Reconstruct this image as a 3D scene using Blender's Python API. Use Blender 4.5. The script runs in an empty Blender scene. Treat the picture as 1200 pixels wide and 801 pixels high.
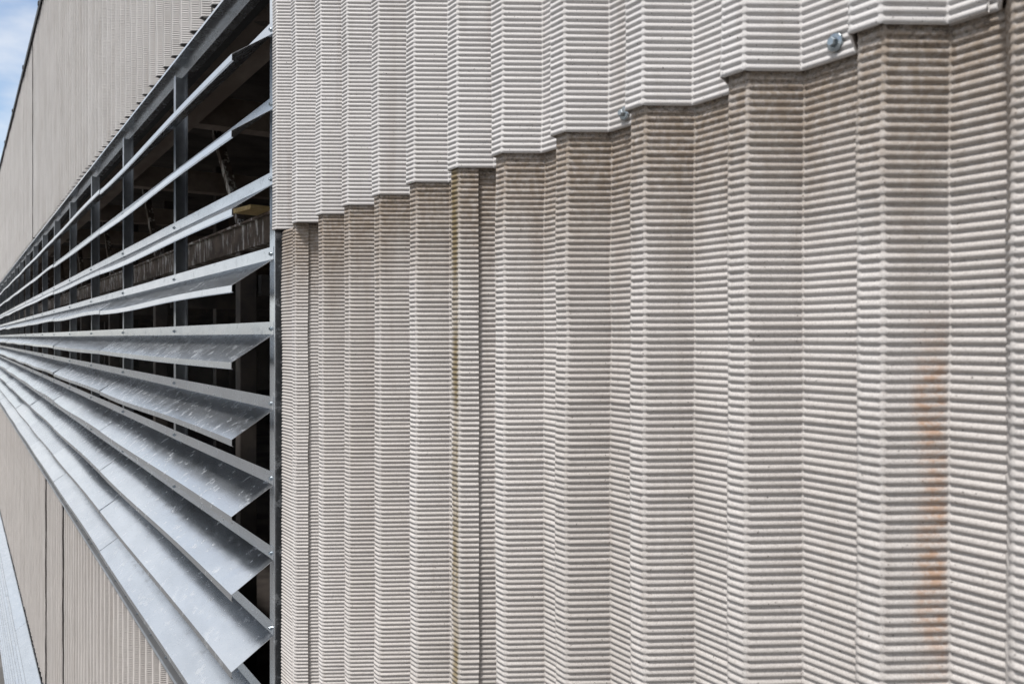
import bpy, math, random
import numpy as np
from mathutils import Vector
random.seed(7)
R = math.radians
S = bpy.context.scene
COL = S.collection

# ------------------------------------------------------------------ camera
# wall runs along +Y (far), its rib crests lie in the plane X = 0, outside is -X
EYE = 7.0
DIST = 0.875
TH = R(32.51)
cam = bpy.data.cameras.new('camera')
cam.sensor_width = 36.0
cam.lens = 30.6
cam.shift_y = -0.0046
cam.clip_start = 0.02
cam.clip_end = 5000
cam.dof.use_dof = True
cam.dof.focus_distance = 2.6
cam.dof.aperture_fstop = 9.0
cob = bpy.data.objects.new('camera', cam)
COL.objects.link(cob)
cob.location = (-DIST, 0, EYE)
cob.rotation_euler = (R(90), 0, -TH)
S.camera = cob

# ------------------------------------------------------------------ light
SUN_EL, SUN_AZ = R(64), R(-110)          # azimuth from +Y towards +X
world = bpy.data.worlds.new('World')
S.world = world
world.use_nodes = True
wn, wl = world.node_tree.nodes, world.node_tree.links
wn.clear()
wo = wn.new('ShaderNodeOutputWorld')
wb = wn.new('ShaderNodeBackground')
wb.inputs['Strength'].default_value = 0.122
sky = wn.new('ShaderNodeTexSky')
sky.sky_type = 'NISHITA'
sky.sun_disc = False
sky.sun_elevation = SUN_EL
sky.sun_rotation = SUN_AZ
sky.air_density = 1.0
sky.dust_density = 1.0
tc = wn.new('ShaderNodeTexCoord')
mp = wn.new('ShaderNodeMapping')
mp.inputs['Scale'].default_value = (1, 1, 2.2)
mp.inputs['Location'].default_value = (0.1, 0.75, 0.30)
nz = wn.new('ShaderNodeTexNoise')
nz.inputs['Scale'].default_value = 4.2
nz.inputs['Detail'].default_value = 7
nz.inputs['Roughness'].default_value = 0.52
rp = wn.new('ShaderNodeValToRGB')
rp.color_ramp.elements[0].position = 0.32
rp.color_ramp.elements[1].position = 0.56
mx = wn.new('ShaderNodeMix')
mx.data_type = 'RGBA'
mx.inputs[7].default_value = (5.7, 5.75, 5.85, 1)
wl.new(tc.outputs['Generated'], mp.inputs['Vector'])
wl.new(mp.outputs['Vector'], nz.inputs['Vector'])
wl.new(nz.outputs['Fac'], rp.inputs['Fac'])
wl.new(rp.outputs['Color'], mx.inputs[0])
wl.new(sky.outputs['Color'], mx.inputs[6])
wl.new(mx.outputs[2], wb.inputs['Color'])
wl.new(wb.outputs['Background'], wo.inputs['Surface'])

sun = bpy.data.lights.new('sun', 'SUN')
sun.energy = 3.5
sun.angle = R(6)
sun.color = (1.0, 0.975, 0.945)
sob = bpy.data.objects.new('sun', sun)
COL.objects.link(sob)
sdir = Vector((math.sin(SUN_AZ) * math.cos(SUN_EL), math.cos(SUN_AZ) * math.cos(SUN_EL), math.sin(SUN_EL)))
sob.rotation_euler = sdir.to_track_quat('Z', 'Y').to_euler()
sob.location = (-8, 6, 20)

S.cycles.caustics_reflective = False
S.view_settings.view_transform = 'Standard'
S.view_settings.look = 'None'
S.view_settings.exposure = 0.50
S.view_settings.gamma = 1.0

# ------------------------------------------------------------------ materials
class NT:
    def __init__(self, name):
        self.m = bpy.data.materials.new(name)
        self.m.use_nodes = True
        self.n, self.l = self.m.node_tree.nodes, self.m.node_tree.links
        self.b = self.n['Principled BSDF']
        g = self.n.new('ShaderNodeNewGeometry')
        self.pos = g.outputs['Position']
        self.rand = self.n.new('ShaderNodeObjectInfo').outputs['Random']
        sp = self.n.new('ShaderNodeSeparateXYZ')
        self.l.new(self.pos, sp.inputs[0])
        self.x, self.y, self.z = sp.outputs
    def put(self, sock, v):
        if isinstance(v, bpy.types.NodeSocket):
            self.l.new(v, sock)
        else:
            sock.default_value = v
    def noise(self, scale, vec=(1, 1, 1), detail=4, rough=0.5):
        m = self.n.new('ShaderNodeMapping')
        m.inputs['Scale'].default_value = vec
        self.l.new(self.pos, m.inputs['Vector'])
        t = self.n.new('ShaderNodeTexNoise')
        t.inputs['Scale'].default_value = scale
        t.inputs['Detail'].default_value = detail
        t.inputs['Roughness'].default_value = rough
        self.l.new(m.outputs[0], t.inputs['Vector'])
        return t.outputs['Fac']
    def ramp(self, v, a, b, lo=0.0, hi=1.0):
        t = self.n.new('ShaderNodeMapRange')
        t.interpolation_type = 'SMOOTHSTEP'
        self.put(t.inputs[0], v)
        for i, q in zip((1, 2, 3, 4), (a, b, lo, hi)):
            self.put(t.inputs[i], q)
        return t.outputs[0]
    def math(self, op, a, b=0.0):
        t = self.n.new('ShaderNodeMath')
        t.operation = op
        self.put(t.inputs[0], a)
        self.put(t.inputs[1], b)
        return t.outputs[0]
    def mix(self, f, a, b):
        t = self.n.new('ShaderNodeMix')
        t.data_type = 'RGBA'
        self.put(t.inputs[0], f)
        self.put(t.inputs[6], a if isinstance(a, bpy.types.NodeSocket) else (*a, 1))
        self.put(t.inputs[7], b if isinstance(b, bpy.types.NodeSocket) else (*b, 1))
        return t.outputs[2]
    def bump(self, h, strength=0.3, dist=0.001):
        t = self.n.new('ShaderNodeBump')
        t.inputs['Strength'].default_value = strength
        t.inputs['Distance'].default_value = dist
        self.l.new(h, t.inputs['Height'])
        self.l.new(t.outputs[0], self.b.inputs['Normal'])
    def done(self, col, rough=0.6, metal=0.0):
        self.put(self.b.inputs['Base Color'], col)
        self.put(self.b.inputs['Roughness'], rough)
        self.put(self.b.inputs['Metallic'], metal)
        return self.m

LAP = EYE + 0.347        # lower edge of the upper sheets beside the opening

def cladding_material(name, base, base2, dirty):
    t = NT(name)
    c = t.mix(t.ramp(t.noise(3.0, (1, 1, 0.35), 5), 0.35, 0.68), base, base2)
    # faint grain of the coating
    c = t.mix(t.ramp(t.noise(620, (1, 1, 1), 2), 0.42, 0.66, 0, 0.42 if dirty else 0.25), c, (0.25, 0.225, 0.205))
    c = t.mix(t.ramp(t.noise(190, (1, 1, 1.6), 5, 0.75), 0.50, 0.70, 0, 0.45 if dirty else 0.16), c, (0.20, 0.175, 0.155))
    # long run-off streaks
    st = t.ramp(t.noise(26, (1, 1, 0.05), 4, 0.6), 0.52, 0.74, 0, 0.40 if dirty else 0.32)
    c = t.mix(st, c, (0.31, 0.265, 0.23))
    c = t.mix(t.ramp(t.noise(1.7, (1, 1, 0.6), 5, 0.6), 0.50, 0.72, 0, 0.22), c, (0.36, 0.315, 0.275))
    # specks
    c = t.mix(t.ramp(t.noise(240, (1, 1, 1), 1), 0.735, 0.76, 0, 0.85), c, (0.05, 0.042, 0.036))
    # every sheet a shade of its own
    c = t.mix(t.math('MULTIPLY', t.rand, 0.12), c, (0.36, 0.325, 0.30))
    if dirty:
        # brown grime washed out from behind the lap, running down in uneven tongues
        tong = t.noise(13, (1, 1, 0.12), 4, 0.6)
        depth = t.math('MULTIPLY', tong, 0.60)
        dz = t.math('SUBTRACT', LAP, t.z)
        k = t.math('SUBTRACT', 1.0, t.math('DIVIDE', dz, depth))
        k = t.ramp(k, 0.0, 1.0, 0, 0.90)
        on = t.ramp(t.y, 2.85, 2.95, 1, 0)
        k = t.math('MULTIPLY', t.math('MULTIPLY', k, on), t.ramp(t.noise(90, (1, 1, 0.8), 4, 0.7), 0.30, 0.62, 0.45, 1.0))
        c = t.mix(k, c, (0.215, 0.165, 0.12))
        # the lap's shadow and dark grime painted together as a patchy black band
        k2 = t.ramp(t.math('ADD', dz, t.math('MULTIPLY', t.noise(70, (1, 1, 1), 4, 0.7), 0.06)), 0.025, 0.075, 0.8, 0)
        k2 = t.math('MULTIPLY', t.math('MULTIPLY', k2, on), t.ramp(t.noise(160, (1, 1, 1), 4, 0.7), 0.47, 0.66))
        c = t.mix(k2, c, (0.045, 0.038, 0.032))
        # orange rust run on one flank
        n1 = t.noise(58, (1, 0.45, 1.5), 5, 0.75)
        edge = t.math('ADD', 0.562, t.math('MULTIPLY', t.noise(9, (0, 0, 1), 3), 0.036))
        a = t.math('MULTIPLY', t.ramp(t.y, t.math('SUBTRACT', edge, 0.012), t.math('ADD', edge, 0.003), 1, 0), t.ramp(t.y, 0.556, 0.562))
        a = t.math('MULTIPLY', a, t.ramp(t.x, 0.012, 0.03))
        a = t.math('MULTIPLY', a, t.ramp(t.z, EYE - 0.02, EYE + 0.05, 1, 0))
        a = t.math('MULTIPLY', a, t.math('MULTIPLY', t.ramp(n1, 0.40, 0.60, 0.14, 0.70), t.ramp(t.noise(7, (1, 1, 1), 3), 0.36, 0.58, 0.25, 1.0)))
        c = t.mix(a, c, (0.38, 0.215, 0.12))
        # ochre run at the sheet joint
        b = t.math('MULTIPLY', t.ramp(t.y, 1.562, 1.574), t.ramp(t.y, 1.586, 1.598, 1, 0))
        b = t.math('MULTIPLY', b, t.ramp(t.noise(24, (1, 1, 0.2), 4, 0.6), 0.30, 0.60, 0.25, 0.9))
        c = t.mix(b, c, (0.17, 0.125, 0.055))
    t.bump(t.noise(520, (1, 1, 1), 4, 0.7), 0.45, 0.0009)
    t.b.inputs['Specular IOR Level'].default_value = 0.3
    return t.done(c, t.ramp(t.noise(40), 0.3, 0.7, 0.58, 0.75))

M_UP = cladding_material('pale_cladding_paint', (0.61, 0.592, 0.58), (0.555, 0.535, 0.52), False)
M_LO = cladding_material('weathered_cladding_paint', (0.565, 0.535, 0.51), (0.475, 0.443, 0.415), True)
M_HEAD = cladding_material('greyed_cladding_paint', (0.59, 0.57, 0.552), (0.52, 0.50, 0.48), False)
M_FAR = cladding_material('beige_cladding_paint', (0.50, 0.468, 0.44), (0.44, 0.41, 0.385), False)

def galvanised(name, base, dark, rlo, rhi):
    t = NT(name)
    shade = t.math('MULTIPLY', t.rand, 0.22)
    big = t.ramp(t.noise(5.5, (1.6, 0.5, 1.6), 4, 0.55), 0.32, 0.70)
    c = t.mix(big, base, dark)
    sp = t.n.new('ShaderNodeTexVoronoi')
    sp.inputs['Scale'].default_value = 95
    t.l.new(t.pos, sp.inputs['Vector'])
    spc = t.n.new('ShaderNodeSeparateColor')
    t.l.new(sp.outputs['Color'], spc.inputs[0])
    c = t.mix(t.math('MULTIPLY', spc.outputs[0], 0.16), c, dark)
    brush = t.noise(210, (1, 0.03, 1), 3, 0.6)
    c = t.mix(t.ramp(brush, 0.5, 0.75, 0, 0.04), c, (0.80, 0.81, 0.82))
    c = t.mix(t.ramp(t.noise(170, (1, 1, 1), 2), 0.70, 0.73, 0, 0.7), c, (0.16, 0.165, 0.17))
    c = t.mix(t.ramp(t.noise(160, (0.1, 1, 0.1), 3, 0.6), 0.50, 0.75, 0, 0.12), c, (0.45, 0.47, 0.50))
    c = t.mix(shade, c, (0.42, 0.43, 0.44))
    r = t.math('ADD', t.ramp(t.noise(18, (1, 0.4, 1), 4), 0.3, 0.7, rlo, rhi), t.math('MULTIPLY', t.rand, 0.08))
    t.bump(t.noise(420, (1, 0.2, 1), 3), 0.10, 0.0006)
    dust = t.ramp(t.noise(23, (1, 0.7, 1), 6, 0.7), 0.52, 0.72, 0, 0.55)
    spots = t.ramp(t.noise(85, (1, 1, 1), 3, 0.6), 0.66, 0.70, 0, 0.8)
    d = t.math('MAXIMUM', dust, t.math('MULTIPLY', spots, 0.12))
    c = t.mix(t.math('MULTIPLY', d, 0.5), c, (0.50, 0.49, 0.47))
    r = t.math('ADD', r, t.math('MULTIPLY', d, 0.22))
    return t.done(c, r, t.math('SUBTRACT', 0.94, t.math('MULTIPLY', d, 0.45)))

M_GALV = galvanised('galvanised_steel', (0.67, 0.705, 0.745), (0.58, 0.615, 0.655), 0.17, 0.22)
M_FRAME = galvanised('dull_galvanised_steel', (0.35, 0.365, 0.385), (0.25, 0.262, 0.28), 0.28, 0.42)
M_SCREW = galvanised('zinc_screw', (0.40, 0.45, 0.48), (0.22, 0.26, 0.29), 0.14, 0.22)

def plain(name, a, b, scale, rough, vec=(1, 1, 1), metal=0.0, bump=0.0):
    t = NT(name)
    n = t.noise(scale, vec, 6, 0.6)
    if bump:
        t.bump(n, bump, 0.02)
    return t.done(t.mix(t.ramp(n, 0.35, 0.66), a, b), rough, metal)

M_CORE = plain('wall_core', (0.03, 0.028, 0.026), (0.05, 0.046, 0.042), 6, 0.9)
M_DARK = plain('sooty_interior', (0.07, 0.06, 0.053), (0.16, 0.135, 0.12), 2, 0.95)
M_COPING = plain('black_coping', (0.018, 0.018, 0.019), (0.04, 0.04, 0.04), 9, 0.6)
M_BEAMUND = plain('dusty_timber', (0.48, 0.40, 0.34), (0.26, 0.20, 0.165), 3, 0.9, (1, 0.25, 1))
M_FOAM = plain('sooty_foam', (0.16, 0.14, 0.12), (0.42, 0.37, 0.32), 22, 0.95, (1, 1, 1), 0, 0.8)
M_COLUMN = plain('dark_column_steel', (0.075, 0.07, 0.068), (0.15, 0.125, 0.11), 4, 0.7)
M_GROUND = plain('asphalt_yard', (0.085, 0.082, 0.078), (0.14, 0.135, 0.13), 0.8, 0.95)
M_ROOF = plain('roof_felt', (0.06, 0.06, 0.062), (0.10, 0.10, 0.10), 1.5, 0.9)
t = NT('soiled_beam')
c = t.mix(t.ramp(t.noise(9, (1, 0.6, 1), 5), 0.35, 0.65), (0.11, 0.085, 0.068), (0.20, 0.155, 0.125))
run = t.math('MULTIPLY', t.ramp(t.noise(15, (1, 1, 0.20), 5, 0.7), 0.53, 0.59), t.ramp(t.noise(3.1, (1, 1, 0.4), 3), 0.36, 0.46))
c = t.mix(run, c, (0.80, 0.78, 0.74))
M_SOIL = t.done(c, 0.9)
t = NT('yellow_board')
c = t.mix(t.ramp(t.noise(40, (0.3, 1, 1), 5), 0.35, 0.7), (0.74, 0.56, 0.27), (0.52, 0.36, 0.15))
M_BOARD = t.done(c, 0.85)

# ------------------------------------------------------------------ helpers
def tag(o, label=None, cat=None, group=None, kind=None):
    if label: o['label'] = label
    if cat: o['category'] = cat
    if group: o['group'] = group
    if kind: o['kind'] = kind
    return o

def link(name, data, parent=None, loc=(0, 0, 0)):
    o = bpy.data.objects.new(name, data)
    COL.objects.link(o)
    o.parent = parent
    o.location = loc
    return o

def mesh(name, v, f, mat, smooth=False):
    me = bpy.data.meshes.new(name)
    me.from_pydata([tuple(q) for q in v], [], f)
    me.materials.append(mat)
    if smooth:
        me.polygons.foreach_set('use_smooth', [True] * len(me.polygons))
    me.update()
    return me

def box_mesh(name, x0, x1, y0, y1, z0, z1, mat, bevel=0.0):
    v = [(x, y, z) for x in (x0, x1) for y in (y0, y1) for z in (z0, z1)]
    f = [(0, 1, 3, 2), (4, 6, 7, 5), (0, 4, 5, 1), (2, 3, 7, 6), (0, 2, 6, 4), (1, 5, 7, 3)]
    me = mesh(name, v, f, mat)
    if bevel:
        import bmesh
        bm = bmesh.new(); bm.from_mesh(me)
        bmesh.ops.bevel(bm, geom=bm.edges[:], offset=bevel, segments=2, affect='EDGES', profile=0.5)
        bm.to_mesh(me); bm.free()
    return me

def grid_mesh(name, V, mat):
    """V: (rows, cols, 3) array -> smooth quad sheet, normals towards the outside (-X)"""
    nr, nc = V.shape[:2]
    me = bpy.data.meshes.new(name)
    me.vertices.add(nr * nc)
    me.vertices.foreach_set('co', V.astype(np.float32).ravel())
    a = (np.arange(nr - 1)[:, None] * nc + np.arange(nc - 1)[None, :]).ravel()
    q = np.stack([a, a + nc, a + nc + 1, a + 1], 1).ravel().astype(np.int32)
    nf = len(a)
    me.loops.add(nf * 4)
    me.loops.foreach_set('vertex_index', q)
    me.polygons.add(nf)
    me.polygons.foreach_set('loop_start', np.arange(0, nf * 4, 4, dtype=np.int32))
    me.polygons.foreach_set('use_smooth', np.ones(nf, dtype=bool))
    me.materials.append(mat)
    me.update(calc_edges=True)
    me.validate()
    return me

def extrude_profile(name, pts, y0, y1, mat, nseg=1, thick=0.0015, warp=None):
    """a bent metal strip: open polyline pts in (X, Z) given a thickness and run along Y"""
    P = [Vector((p[0], p[1])) for p in pts]
    off = []
    for i in range(len(P)):
        d1 = (P[i] - P[i - 1]).normalized() if i else None
        d2 = (P[i + 1] - P[i]).normalized() if i < len(P) - 1 else None
        d = (d1 + d2).normalized() if d1 is not None and d2 is not None else (d1 if d2 is None else d2)
        off.append(P[i] + Vector((-d.y, d.x)) * thick)
    ring = P + off[::-1]
    n = len(ring)
    v, f = [], []
    for k in range(nseg + 1):
        q = k / nseg
        for p in ring:
            dx, dz = warp(q, p) if warp else (0, 0)
            v.append((p.x + dx, y0 + (y1 - y0) * q, p.y + dz))
    for k in range(nseg):
        for i in range(n):
            j = (i + 1) % n
            f.append((k * n + i, k * n + j, (k + 1) * n + j, (k + 1) * n + i))
    m = n // 2
    for b in (0, nseg * n):
        for i in range(m - 1):
            f.append((b + i, b + n - 1 - i, b + n - 2 - i, b + i + 1))
    return mesh(name, v, f, mat)

def screw_mesh(name, r_w, r_h, h, mat):
    """hex head over a domed washer, axis towards -X"""
    v, f = [], []
    def ring(r, x, n, ph=0.0):
        b = len(v)
        for i in range(n):
            a = 2 * math.pi * i / n + ph
            v.append((x, r * math.cos(a), r * math.sin(a)))
        return b
    def join(a, b, n):
        for i in range(n):
            f.append((a + i, a + (i + 1) % n, b + (i + 1) % n, b + i))
    n = 18
    r0 = ring(r_w, 0.001, n); r1 = ring(r_w, -0.0012, n); r2 = ring(r_w * 0.92, -0.0022, n); r3 = ring(r_h * 1.05, -0.0032, n)
    join(r0, r1, n); join(r1, r2, n); join(r2, r3, n)
    f.append(tuple(range(r3, r3 + n)))
    h0 = ring(r_h, -0.003, 6, 0.3); h1 = ring(r_h, -h * 0.86, 6, 0.3); h2 = ring(r_h * 0.78, -h, 6, 0.3)
    join(h0, h1, 6); join(h1, h2, 6)
    f.append(tuple(range(h2, h2 + 6)))
    return mesh(name, v, f, mat)

SCREW = screw_mesh('screw', 0.0118, 0.0062, 0.0100, M_SCREW)
SCREW_S = screw_mesh('small_screw', 0.0075, 0.0045, 0.0075, M_SCREW)

# ------------------------------------------------------------------ ground
g = link('ground', mesh('ground', [(-1500, -1500, 0), (1500, -1500, 0), (1500, 1500, 0), (-1500, 1500, 0)], [(0, 1, 2, 3)], M_GROUND))
tag(g, 'grey asphalt yard below the wall', 'ground', kind='structure')

# ------------------------------------------------------------------ corrugated cladding
PITCH, CREST, FLANK, DEPTH = 0.2, 0.030, 0.038, 0.066
RIDGE = 0.0104
COVER = 0.97              # five ribs, the last valley narrowed where the sheets lap

def rib_profile(nribs, tail, bare=False, lead_valley=0.0, end=None):
    """plan line (s, X) from the near end to the far end; s = 0 is the far (left) edge of the first crest"""
    p = []
    if lead_valley:
        p += [(-CREST - FLANK - lead_valley, DEPTH), (-CREST - FLANK, DEPTH)]
    else:
        p += [(-CREST - FLANK * 0.52, DEPTH * 0.52)]
    if bare:
        p = []
    for i in range(nribs):
        s = i * PITCH
        p += [(s - CREST, 0.0), (s, 0.0), (s + FLANK, DEPTH)]
        if i < nribs - 1:
            p += [(s + PITCH - CREST - FLANK, DEPTH)]
    s = (nribs - 1) * PITCH + tail
    if tail:
        p += [(s - CREST - FLANK + 0.007, DEPTH), (s - CREST + 0.003, 0.007)]
    if not tail and end is None:
        p += [((nribs - 1) * PITCH + 0.105, DEPTH)]
    if end is not None:
        q = [p[0]]
        for a, b in zip(p, p[1:]):
            if b[0] <= end:
                q.append(b)
            else:
                k = (end - a[0]) / (b[0] - a[0])
                q.append((end, a[1] + (b[1] - a[1]) * k))
                break
        p = q
    return p

def grow(prof, g):
    """the same profile pushed out by g along its normals (a sheet lying over another)"""
    P = [Vector(p) for p in prof]
    out = []
    for i, p in enumerate(P):
        nn = []
        if i: d = (p - P[i - 1]).normalized(); nn.append(Vector((d.y, -d.x)))
        if i < len(P) - 1: d = (P[i + 1] - p).normalized(); nn.append(Vector((d.y, -d.x)))
        n = sum(nn, Vector((0, 0))).normalized()
        out.append(tuple(p + n * (g / max(0.5, n.dot(nn[0])))))
    return out

def sheet_mesh(name, prof, z0, z1, mat, rpp=6, amp=0.0030, lapped=True, phase=0.0, sharp=0.75):
    s_arr, x_arr, nx, ny, am, cst = [], [], [], [], [], []
    L = len(prof)
    nr = []
    for a, b in zip(prof, prof[1:]):
        d = Vector((b[0] - a[0], b[1] - a[1])).normalized()      # (ds, dX)
        nr.append(Vector((d.y, -d.x)))                            # outward (ds, dX)
    rb = 0.0032
    for i, p in enumerate(prof):
        p = Vector(p)
        if i == 0 or i == L - 1:
            n = nr[0] if i == 0 else nr[-1]
            s_arr.append(p.x); x_arr.append(p.y); nx.append(n.y); ny.append(n.x); am.append(1.0); cst.append(0.0)
            continue
        d0 = (p - Vector(prof[i - 1])).normalized(); d1 = (Vector(prof[i + 1]) - p).normalized()
        # a smooth unpressed band runs along every fold
        w = rb
        ends = ((p - d0 * w * 1.25, nr[i - 1], 1.0, 0.0), (p - d0 * w * 0.5, (nr[i - 1] * 2 + nr[i]).normalized(), 0.10, 0.62),
                (p + d1 * w * 0.5, (nr[i - 1] + nr[i] * 2).normalized(), 0.10, 0.62), (p + d1 * w * 1.25, nr[i], 1.0, 0.0))
        for q, nn, A, k0 in ends:
            s_arr.append(q.x); x_arr.append(q.y); nx.append(nn.y); ny.append(nn.x); am.append(A); cst.append(k0)
    s_arr, x_arr, nx, ny, am, cst = map(np.array, (s_arr, x_arr, nx, ny, am, cst))
    # the near end of a sheet lies over its neighbour, so the sheet leans out a touch towards it
    span = s_arr[-1] - s_arr[0]
    if lapped:
        x_arr = x_arr - 0.0042 * (1 - (s_arr - s_arr[0]) / span)
    n_p = int(math.ceil((z1 - z0) / RIDGE))
    # one pressed ridge: a short overhanging underside, a round nose, a long slope above it
    if rpp == 6:
        T, G = np.array([0, .09, .20, .36, .58, .80]), np.array([0, .36, .80, 1.0, .80, .38])
    else:
        T, G = np.array([0, .16, .36, .70]), np.array([0, .66, 1.0, .58])
    zz = np.append((z0 + (np.arange(n_p)[:, None] + T[None, :]) * RIDGE).ravel(), z0 + n_p * RIDGE)
    gg = np.append(np.tile(G, n_p), 0.0)
    rng = np.random.default_rng(abs(hash((len(prof), n_p))) % 1000)
    # hand-worn sheet: slow waviness so highlights wander
    wz = np.interp(zz, np.linspace(z0, z0 + n_p * RIDGE, 24), rng.normal(0, 0.0009, 24))
    V = np.zeros((len(zz), len(s_arr), 3))
    rid = np.append(np.repeat(np.arange(n_p), len(T)), n_p)
    jit = rng.uniform(0.88, 1.10, (n_p + 1, 1)) * (1 + rng.normal(0, 0.05, (n_p + 1, len(s_arr))))
    off = amp * (gg[:, None] * am[None, :] * jit[rid] + cst[None, :])
    ns = max(3, int(span / 0.07))
    coarse = rng.normal(0, 0.0008, (max(4, int((z1 - z0) / 0.09)), ns))
    ci = np.linspace(0, coarse.shape[0] - 1, len(zz)); cj = (s_arr - s_arr[0]) / span * (ns - 1)
    i0 = np.minimum(ci.astype(int), coarse.shape[0] - 2); j0 = np.clip(cj.astype(int), 0, ns - 2)
    fi = (ci - i0)[:, None]; fj = (cj - j0)[None, :]
    fi = fi * fi * (3 - 2 * fi); fj = fj * fj * (3 - 2 * fj)
    dent = ((coarse[np.ix_(i0, j0)] * (1 - fj) + coarse[np.ix_(i0, j0 + 1)] * fj) * (1 - fi)
            + (coarse[np.ix_(i0 + 1, j0)] * (1 - fj) + coarse[np.ix_(i0 + 1, j0 + 1)] * fj) * fi)
    V[..., 0] = x_arr[None, :] + nx[None, :] * off + wz[:, None] + dent
    V[..., 1] = s_arr[None, :] + ny[None, :] * off
    V[..., 2] = zz[:, None]
    # hems: turn the edges inwards so that the sheet shows its thickness
    lo, hi = V[:1].copy(), V[-1:].copy()
    lo[..., 0] += 0.0022; hi[..., 0] += 0.0022
    lo2 = V[:1].copy(); lo2[..., 0] += 0.0022; lo2[..., 2] += 0.012
    V = np.concatenate([lo2, lo, V, hi], 0)
    return grid_mesh(name, V, mat)

ROOF = EYE + 4.03
HEAD = EYE + 1.345        # lower edge of the sheets above the opening
SILL = EYE - 1.66
FOOT = EYE - 4.16         # lower edge of the lower sheets
OPEN = 2.834              # where the opening begins along the wall
FAR = OPEN + 12 * 3.05

B = link('corrugated_building', None, None, (0, 0, 0))
tag(B, 'pale corrugated metal factory building with a long band of louvers', 'building')

full = rib_profile(5, PITCH - 0.03)
full_up = rib_profile(5, 0, lead_valley=0.05)
LIFT = 0.0075
me_up = sheet_mesh('near_upper_sheet', grow(full_up, LIFT), LAP, ROOF, M_UP, 6, 0.0036)
me_lo = sheet_mesh('near_lower_sheet', full, FOOT, LAP + 0.035, M_LO, 6, 0.0043, True, 0.3)
me_lo1 = sheet_mesh('lower_sheet_over_valley', rib_profile(5, PITCH - 0.03, lead_valley=0.085), FOOT, LAP + 0.035, M_LO, 6, 0.0043, True, 0.3)
me_lo0 = sheet_mesh('lower_sheet_short', rib_profile(5, 0, end=0.85), FOOT, LAP + 0.035, M_LO, 6, 0.0043, True, 0.3)
r0 = 0.6263
FIRST = r0 - 3 * COVER
for k in range(4):
    s0 = r0 + (k - 2) * COVER
    u = link('cladding_sheet', me_up, B, (0, s0 + 0.002, 0))
    o = link('cladding_sheet', me_lo, B, (0, s0, random.uniform(-0.006, 0.006)))
    if k == 2:
        o.data = me_lo1
    if k == 1:
        o.data = me_lo0
# the last sheets before the opening
me_lo3 = sheet_mesh('edge_lower_sheet', rib_profile(5, 0.232), FOOT, LAP + 0.035, M_LO, 6, 0.0043, True, 0.7)
me_up3 = sheet_mesh('edge_upper_sheet', grow(rib_profile(5, 0, lead_valley=0.05) + [(0.96, DEPTH)], LIFT), LAP, ROOF, M_UP, 6, 0.0036)
s2 = r0 + COVER
for o in list(B.children):
    if abs(o.location.y - s2) < 0.05:
        o.data = me_lo3 if o.data == me_lo else me_up3
cut_lo = sheet_mesh('corner_lower_sheet', rib_profile(1, 0, end=0.002), FOOT, LAP + 0.035, M_LO, 6, 0.0043, True, 0.1)
link('cladding_sheet', cut_lo, B, (0, 2.628, 0))
strip = sheet_mesh('corner_strip', [(0.0, 0.015), (0.142, 0.012)], FOOT, LAP - 0.012, M_LO, 6, 0.0043, False, 0.55)
o = link('corner_sheet', strip, B, (0, 2.629, 0)); o['label'] = 'narrow ridged strip of cladding beside the steel jamb'
cut_up = sheet_mesh('corner_upper_sheet', grow(rib_profile(2, 0, lead_valley=0.05, end=0.202), LIFT), LAP, ROOF, M_UP, 6, 0.0036)
link('cladding_sheet', cut_up, B, (0, 2.604, 0))
# sheets above and below the opening
me_hd = sheet_mesh('sheet_above_opening', full, HEAD, ROOF, M_HEAD, 4, 0.0032)
me_ft = sheet_mesh('sheet_below_opening', full, FOOT, SILL + 0.02, M_FAR, 4, 0.0036)
me_hd_bare = sheet_mesh('bare_edge_sheet_above', rib_profile(5, PITCH - 0.03, bare=True), HEAD, ROOF, M_HEAD, 4, 0.0032)
me_ft_bare = sheet_mesh('bare_edge_sheet_below', rib_profile(5, PITCH - 0.03, bare=True), FOOT, SILL + 0.02, M_FAR, 4, 0.0036)
GH, GF = (11,), (7, 9)
me_hd_gap = sheet_mesh('open_joint_sheet_above', rib_profile(5, 0, end=0.862), HEAD, ROOF, M_HEAD, 4, 0.0032)
me_ft_gap = sheet_mesh('open_joint_sheet_below', rib_profile(5, 0, end=0.862), FOOT, SILL + 0.02, M_FAR, 4, 0.0036)
first_head = 2.604 + 0.2 + CREST + FLANK * 0.5
k = 0
s0 = first_head
while s0 < FAR:
    dx = random.choice((0, 0, 0, -0.002, -0.004)) if k else 0
    link('cladding_sheet', me_hd_bare if k in GH else me_hd_gap if k + 1 in GH else me_hd, B, (-0.0045 + dx, s0, random.uniform(-0.004, 0.004)))
    link('cladding_sheet', me_ft_bare if k in GF else me_ft_gap if k + 1 in GF else me_ft, B, (dx * 0.6, s0 - 0.08, random.uniform(-0.004, 0.004)))
    s0 += COVER + (0.012 if k % 3 == 2 else 0.0)
    k += 1
WALL_END = s0 - 0.1

# screws in the sheets: in the valleys, just above the lap
sheets = [o for o in B.children if o.name.startswith('cladding_sheet')]
def sheet_screw(sheet, y, z, x, me=SCREW):
    o = link('screw', me, sheet)
    o.location = Vector((x, y, z)) - sheet.location
    o.rotation_euler = (random.uniform(0, 1), random.uniform(-0.08, 0.08), random.uniform(-0.05, 0.05))
    return o
for o in sheets:
    if o.data in (me_up, me_up3):
        b = o.location.y
        for i in (1, 3):
            sheet_screw(o, b + 0.2 * i - 0.134 + (0.006 if i == 1 else 0.014), LAP + 0.021, DEPTH - LIFT - 0.008)
            sheet_screw(o, b + 0.2 * i - 0.105, ROOF - 0.12, DEPTH - LIFT - 0.008)

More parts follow.
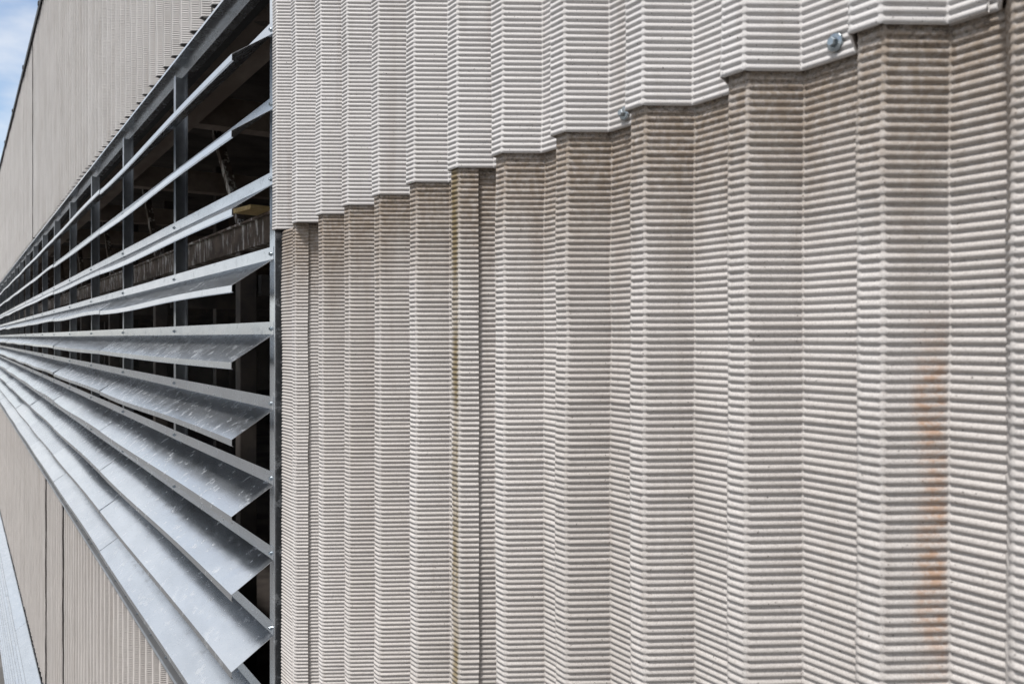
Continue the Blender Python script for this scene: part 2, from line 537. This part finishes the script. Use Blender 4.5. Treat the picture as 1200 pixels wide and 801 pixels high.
# backing behind the sheets, roof, far walls: the shell of the hall
def part(name, *a, parent=B, bevel=0.0):
    return link(name, box_mesh(name, *a, bevel), parent)
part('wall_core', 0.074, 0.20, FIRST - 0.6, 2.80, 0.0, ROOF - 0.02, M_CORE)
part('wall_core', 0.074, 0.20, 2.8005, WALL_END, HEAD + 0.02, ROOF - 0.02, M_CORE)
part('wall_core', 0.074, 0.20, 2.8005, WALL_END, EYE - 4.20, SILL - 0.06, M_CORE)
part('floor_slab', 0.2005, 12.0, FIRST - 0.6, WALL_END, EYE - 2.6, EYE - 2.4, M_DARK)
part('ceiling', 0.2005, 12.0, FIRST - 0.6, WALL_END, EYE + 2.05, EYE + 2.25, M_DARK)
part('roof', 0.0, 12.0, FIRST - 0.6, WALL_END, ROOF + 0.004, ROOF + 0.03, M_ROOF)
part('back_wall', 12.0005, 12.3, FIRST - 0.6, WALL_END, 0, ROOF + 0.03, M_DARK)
part('end_wall', 0.0745, 12.3, WALL_END + 0.0005, WALL_END + 0.3, 0, ROOF + 0.03, M_FAR)
part('end_wall', 0.0745, 12.3, FIRST - 0.9, FIRST - 0.6005, 0, ROOF + 0.03, M_FAR)
# roof edge: black coping in lengths, with clips standing up from it
y = FIRST - 0.6
while y < WALL_END:
    L = 3.0
    o = link('coping', extrude_profile('coping', [(0.12, ROOF + 0.052), (-0.034, ROOF + 0.062), (-0.036, ROOF + 0.0), (-0.030, ROOF - 0.012)], y, min(y + L - 0.004, WALL_END), M_COPING, 1, 0.003), B)
    link('clip', box_mesh('clip', -0.045, 0.02, y + L - 0.035, y + L + 0.03, ROOF + 0.03, ROOF + 0.085, M_COPING, 0.008), o)
    y += L

# inside: beams, columns, cross beams
rows = 90
rng = np.random.default_rng(3)
ys = np.linspace(2.2, WALL_END - 0.1, 900)
prof = [(0.30, 1.98), (0.27, 1.82), (0.285, 1.68), (0.32, 1.575), (0.40, 1.56)]
V = np.zeros((len(prof), len(ys), 3))
for i, (a, h) in enumerate(prof):
    V[i, :, 0] = a + rng.normal(0, 0.018, len(ys)); V[i, :, 1] = ys; V[i, :, 2] = EYE + h + rng.normal(0, 0.016, len(ys))
o = link('insulation', grid_mesh('insulation', V[::-1], M_FOAM), B); o['label'] = 'lumpy sooty insulation along the lintel inside the opening'
part('lintel_beam', 0.33, 0.60, 2.2, WALL_END - 0.1, EYE + 1.55, EYE + 2.0495, M_BEAMUND)
part('beam', 0.80, 0.92, 2.2, WALL_END - 0.1, EYE + 0.606, EYE + 0.775, M_SOIL)
part('beam_flange', 0.77, 0.96, 2.2, WALL_END - 0.1, EYE + 0.7755, EYE + 0.79, M_SOIL)
y = 3.1
while y < WALL_END:
    part('column', 0.81, 0.93, y, y + 0.12, EYE - 2.3995, EYE + 0.6055, M_COLUMN, bevel=0.006)
    part('column', 1.75, 1.90, y + 1.4, y + 1.55, EYE - 2.3995, EYE + 2.0495, M_COLUMN, bevel=0.006)
    part('cross_beam', 0.605, 6.0, y + 0.45, y + 0.62, EYE + 1.58, EYE + 1.80, M_BEAMUND)
    part('cross_beam', 0.97, 6.0, y + 0.02, y + 0.10, EYE + 0.30, EYE + 0.45, M_COLUMN)
    # diagonal brace from the column up to the cross beam
    br = part('brace', -0.03, 0.03, -0.03, 0.03, 0.0, 1.15, M_SOIL)
    br.location = (0.87, y + 0.16, EYE + 0.80); br.rotation_euler = (R(-42), 0, 0)
    y += 3.12

bd = link('board', box_mesh('board', -0.17, 0.17, -0.13, 0.13, 0, 0.03, M_BOARD, 0.003), None, (0.80, 5.55, EYE + 0.7905))
bd.rotation_euler = (0, 0, R(8))
tag(bd, 'short yellowish board lying on the soiled beam inside the opening', 'board')

# ------------------------------------------------------------------ louver banks
BAY = 1.525
def louver_bank(label, top, nblade, first, y_from, y_to, header, screws_to):
    """top: height of the flange corner of the first blade; blades in lengths of two bays"""
    bank = link('louver_bank', None, None, (0, y_from, 0))
    tag(bank, label, 'louvers', 'louver bands in the factory wall')
    bank.location = (0, 0, 0)
    STEP = 0.246
    bot = top - STEP * (nblade - 1)
    # frame
    sill = bot - 0.30
    j = link('jamb', box_mesh('jamb', -0.002, 0.073, y_from - 0.022, y_from + 0.030, sill - 0.05, top + 0.33, M_GALV, 0.002), bank)
    y = y_from + BAY
    posts = [y_from + 0.004]
    hgt = top + 0.25
    ring = [(-0.0015, -0.022), (-0.0015, 0.022), (0.056, 0.022), (0.056, -0.012), (0.0535, -0.012), (0.0535, 0.0195), (0.001, 0.0195), (0.001, -0.022)]
    mv = [(x, yy, z) for z in (sill, hgt) for x, yy in ring]
    mf = [(i, (i + 1) % 8, 8 + (i + 1) % 8, 8 + i) for i in range(8)]
    for b in (0, 8):
        mf += [(b, b + 1, b + 6, b + 7), (b + 1, b + 2, b + 5, b + 6), (b + 2, b + 3, b + 4, b + 5)]
    mu = mesh('mullion', mv, mf, M_FRAME)
    while y < y_to + 0.01:
        link('mullion', mu, bank, (0, y, 0)); posts.append(y)
        y += BAY
    if header:
        hz = EYE + 1.2725
        yy = y_from - 0.03
        while yy < y_to:
            e = min(yy + 4.575, y_to)
            link('head_flashing', extrude_profile('head_flashing', [(0.05, hz + 0.020), (-0.030, hz + 0.004), (-0.030, hz - 0.006), (-0.026, hz - 0.006), (-0.026, hz), (0.036, hz - 0.002), (0.036, hz - 0.030), (0.07, hz - 0.030)], yy, e - 0.003, M_GALV, 1, 0.0015), bank)
            yy = e
    # sill flashing, screwed to the sheets below
    yy = y_from - 0.02
    while yy < y_to:
        e = min(yy + 4.575, y_to)
        o = link('sill_flashing', extrude_profile('sill_flashing', [(0.04, sill + 0.055), (-0.012, sill + 0.010), (-0.022, sill + 0.008), (-0.022, sill - 0.002), (-0.012, sill - 0.006), (-0.010, sill - 0.095), (-0.016, sill - 0.104)], yy, e - 0.003, M_FRAME, 1, 0.0018), bank)
        q = yy + 0.1
        while q < min(e, screws_to):
            c = link('screw', SCREW_S, o, (-0.012, q, sill - 0.05)); c.rotation_euler = (random.uniform(0, 1), 0, 0)
            q += 0.4
        yy = e
    # blades: upright flange, sloping blade and a turned-down lip, bent from one sheet
    variants = []
    for v in range(7):
        a1, a2, a3 = random.uniform(-1, 1), random.uniform(-1, 1), random.uniform(-1, 1)
        def warp(q, p, a1=a1, a2=a2, a3=a3):
            k = min(1.0, max(0.0, -(p.x + 0.004) / 0.134))
            sag = 0.0055 * (a1 * math.sin(math.pi * q) + a2 * math.sin(2 * math.pi * q) + a3 * (q - 0.5))
            return (0.0012 * a2 * math.sin(3 * math.pi * q) * (1 - k), k * sag)
        variants.append(extrude_profile('blade', [(-0.0035, 0.041), (-0.0035, 0.0), (-0.138, -0.092), (-0.1385, -0.113), (-0.133, -0.115)], 0.0, 2 * BAY - 0.007, M_GALV, 18, 0.0014, warp))
    for i in range(nblade):
        z = top - STEP * i
        y = y_from - 0.014
        k = 0
        while y + 0.5 < y_to:
            me = variants[random.randrange(7)]
            b = link('blade', me, bank, (0, y, z))
            b.rotation_euler = (0, R(random.gauss(0, 1.5)) if k else R(random.gauss(0, 0.4)), 0)
            for p in (posts[2 * k:2 * k + 2]):
                if p < screws_to:
                    c = link('screw', SCREW_S, b, (-0.0045, p - y + (0.006 if k == 0 and p == posts[0] else 0), 0.018))
                    c.rotation_euler = (random.uniform(0, 1), 0, 0)
            y += 2 * BAY
            k += 1
    return bank

louver_bank('long galvanised louver band at eye level with dark gaps between its blades', EYE + 0.010 + 4 * 0.246, 10, 0, OPEN, FAR, True, 16.0)
louver_bank('lower louver band far below, at the bottom left corner', EYE - 4.30, 9, 0, OPEN, FAR, False, 2.0)
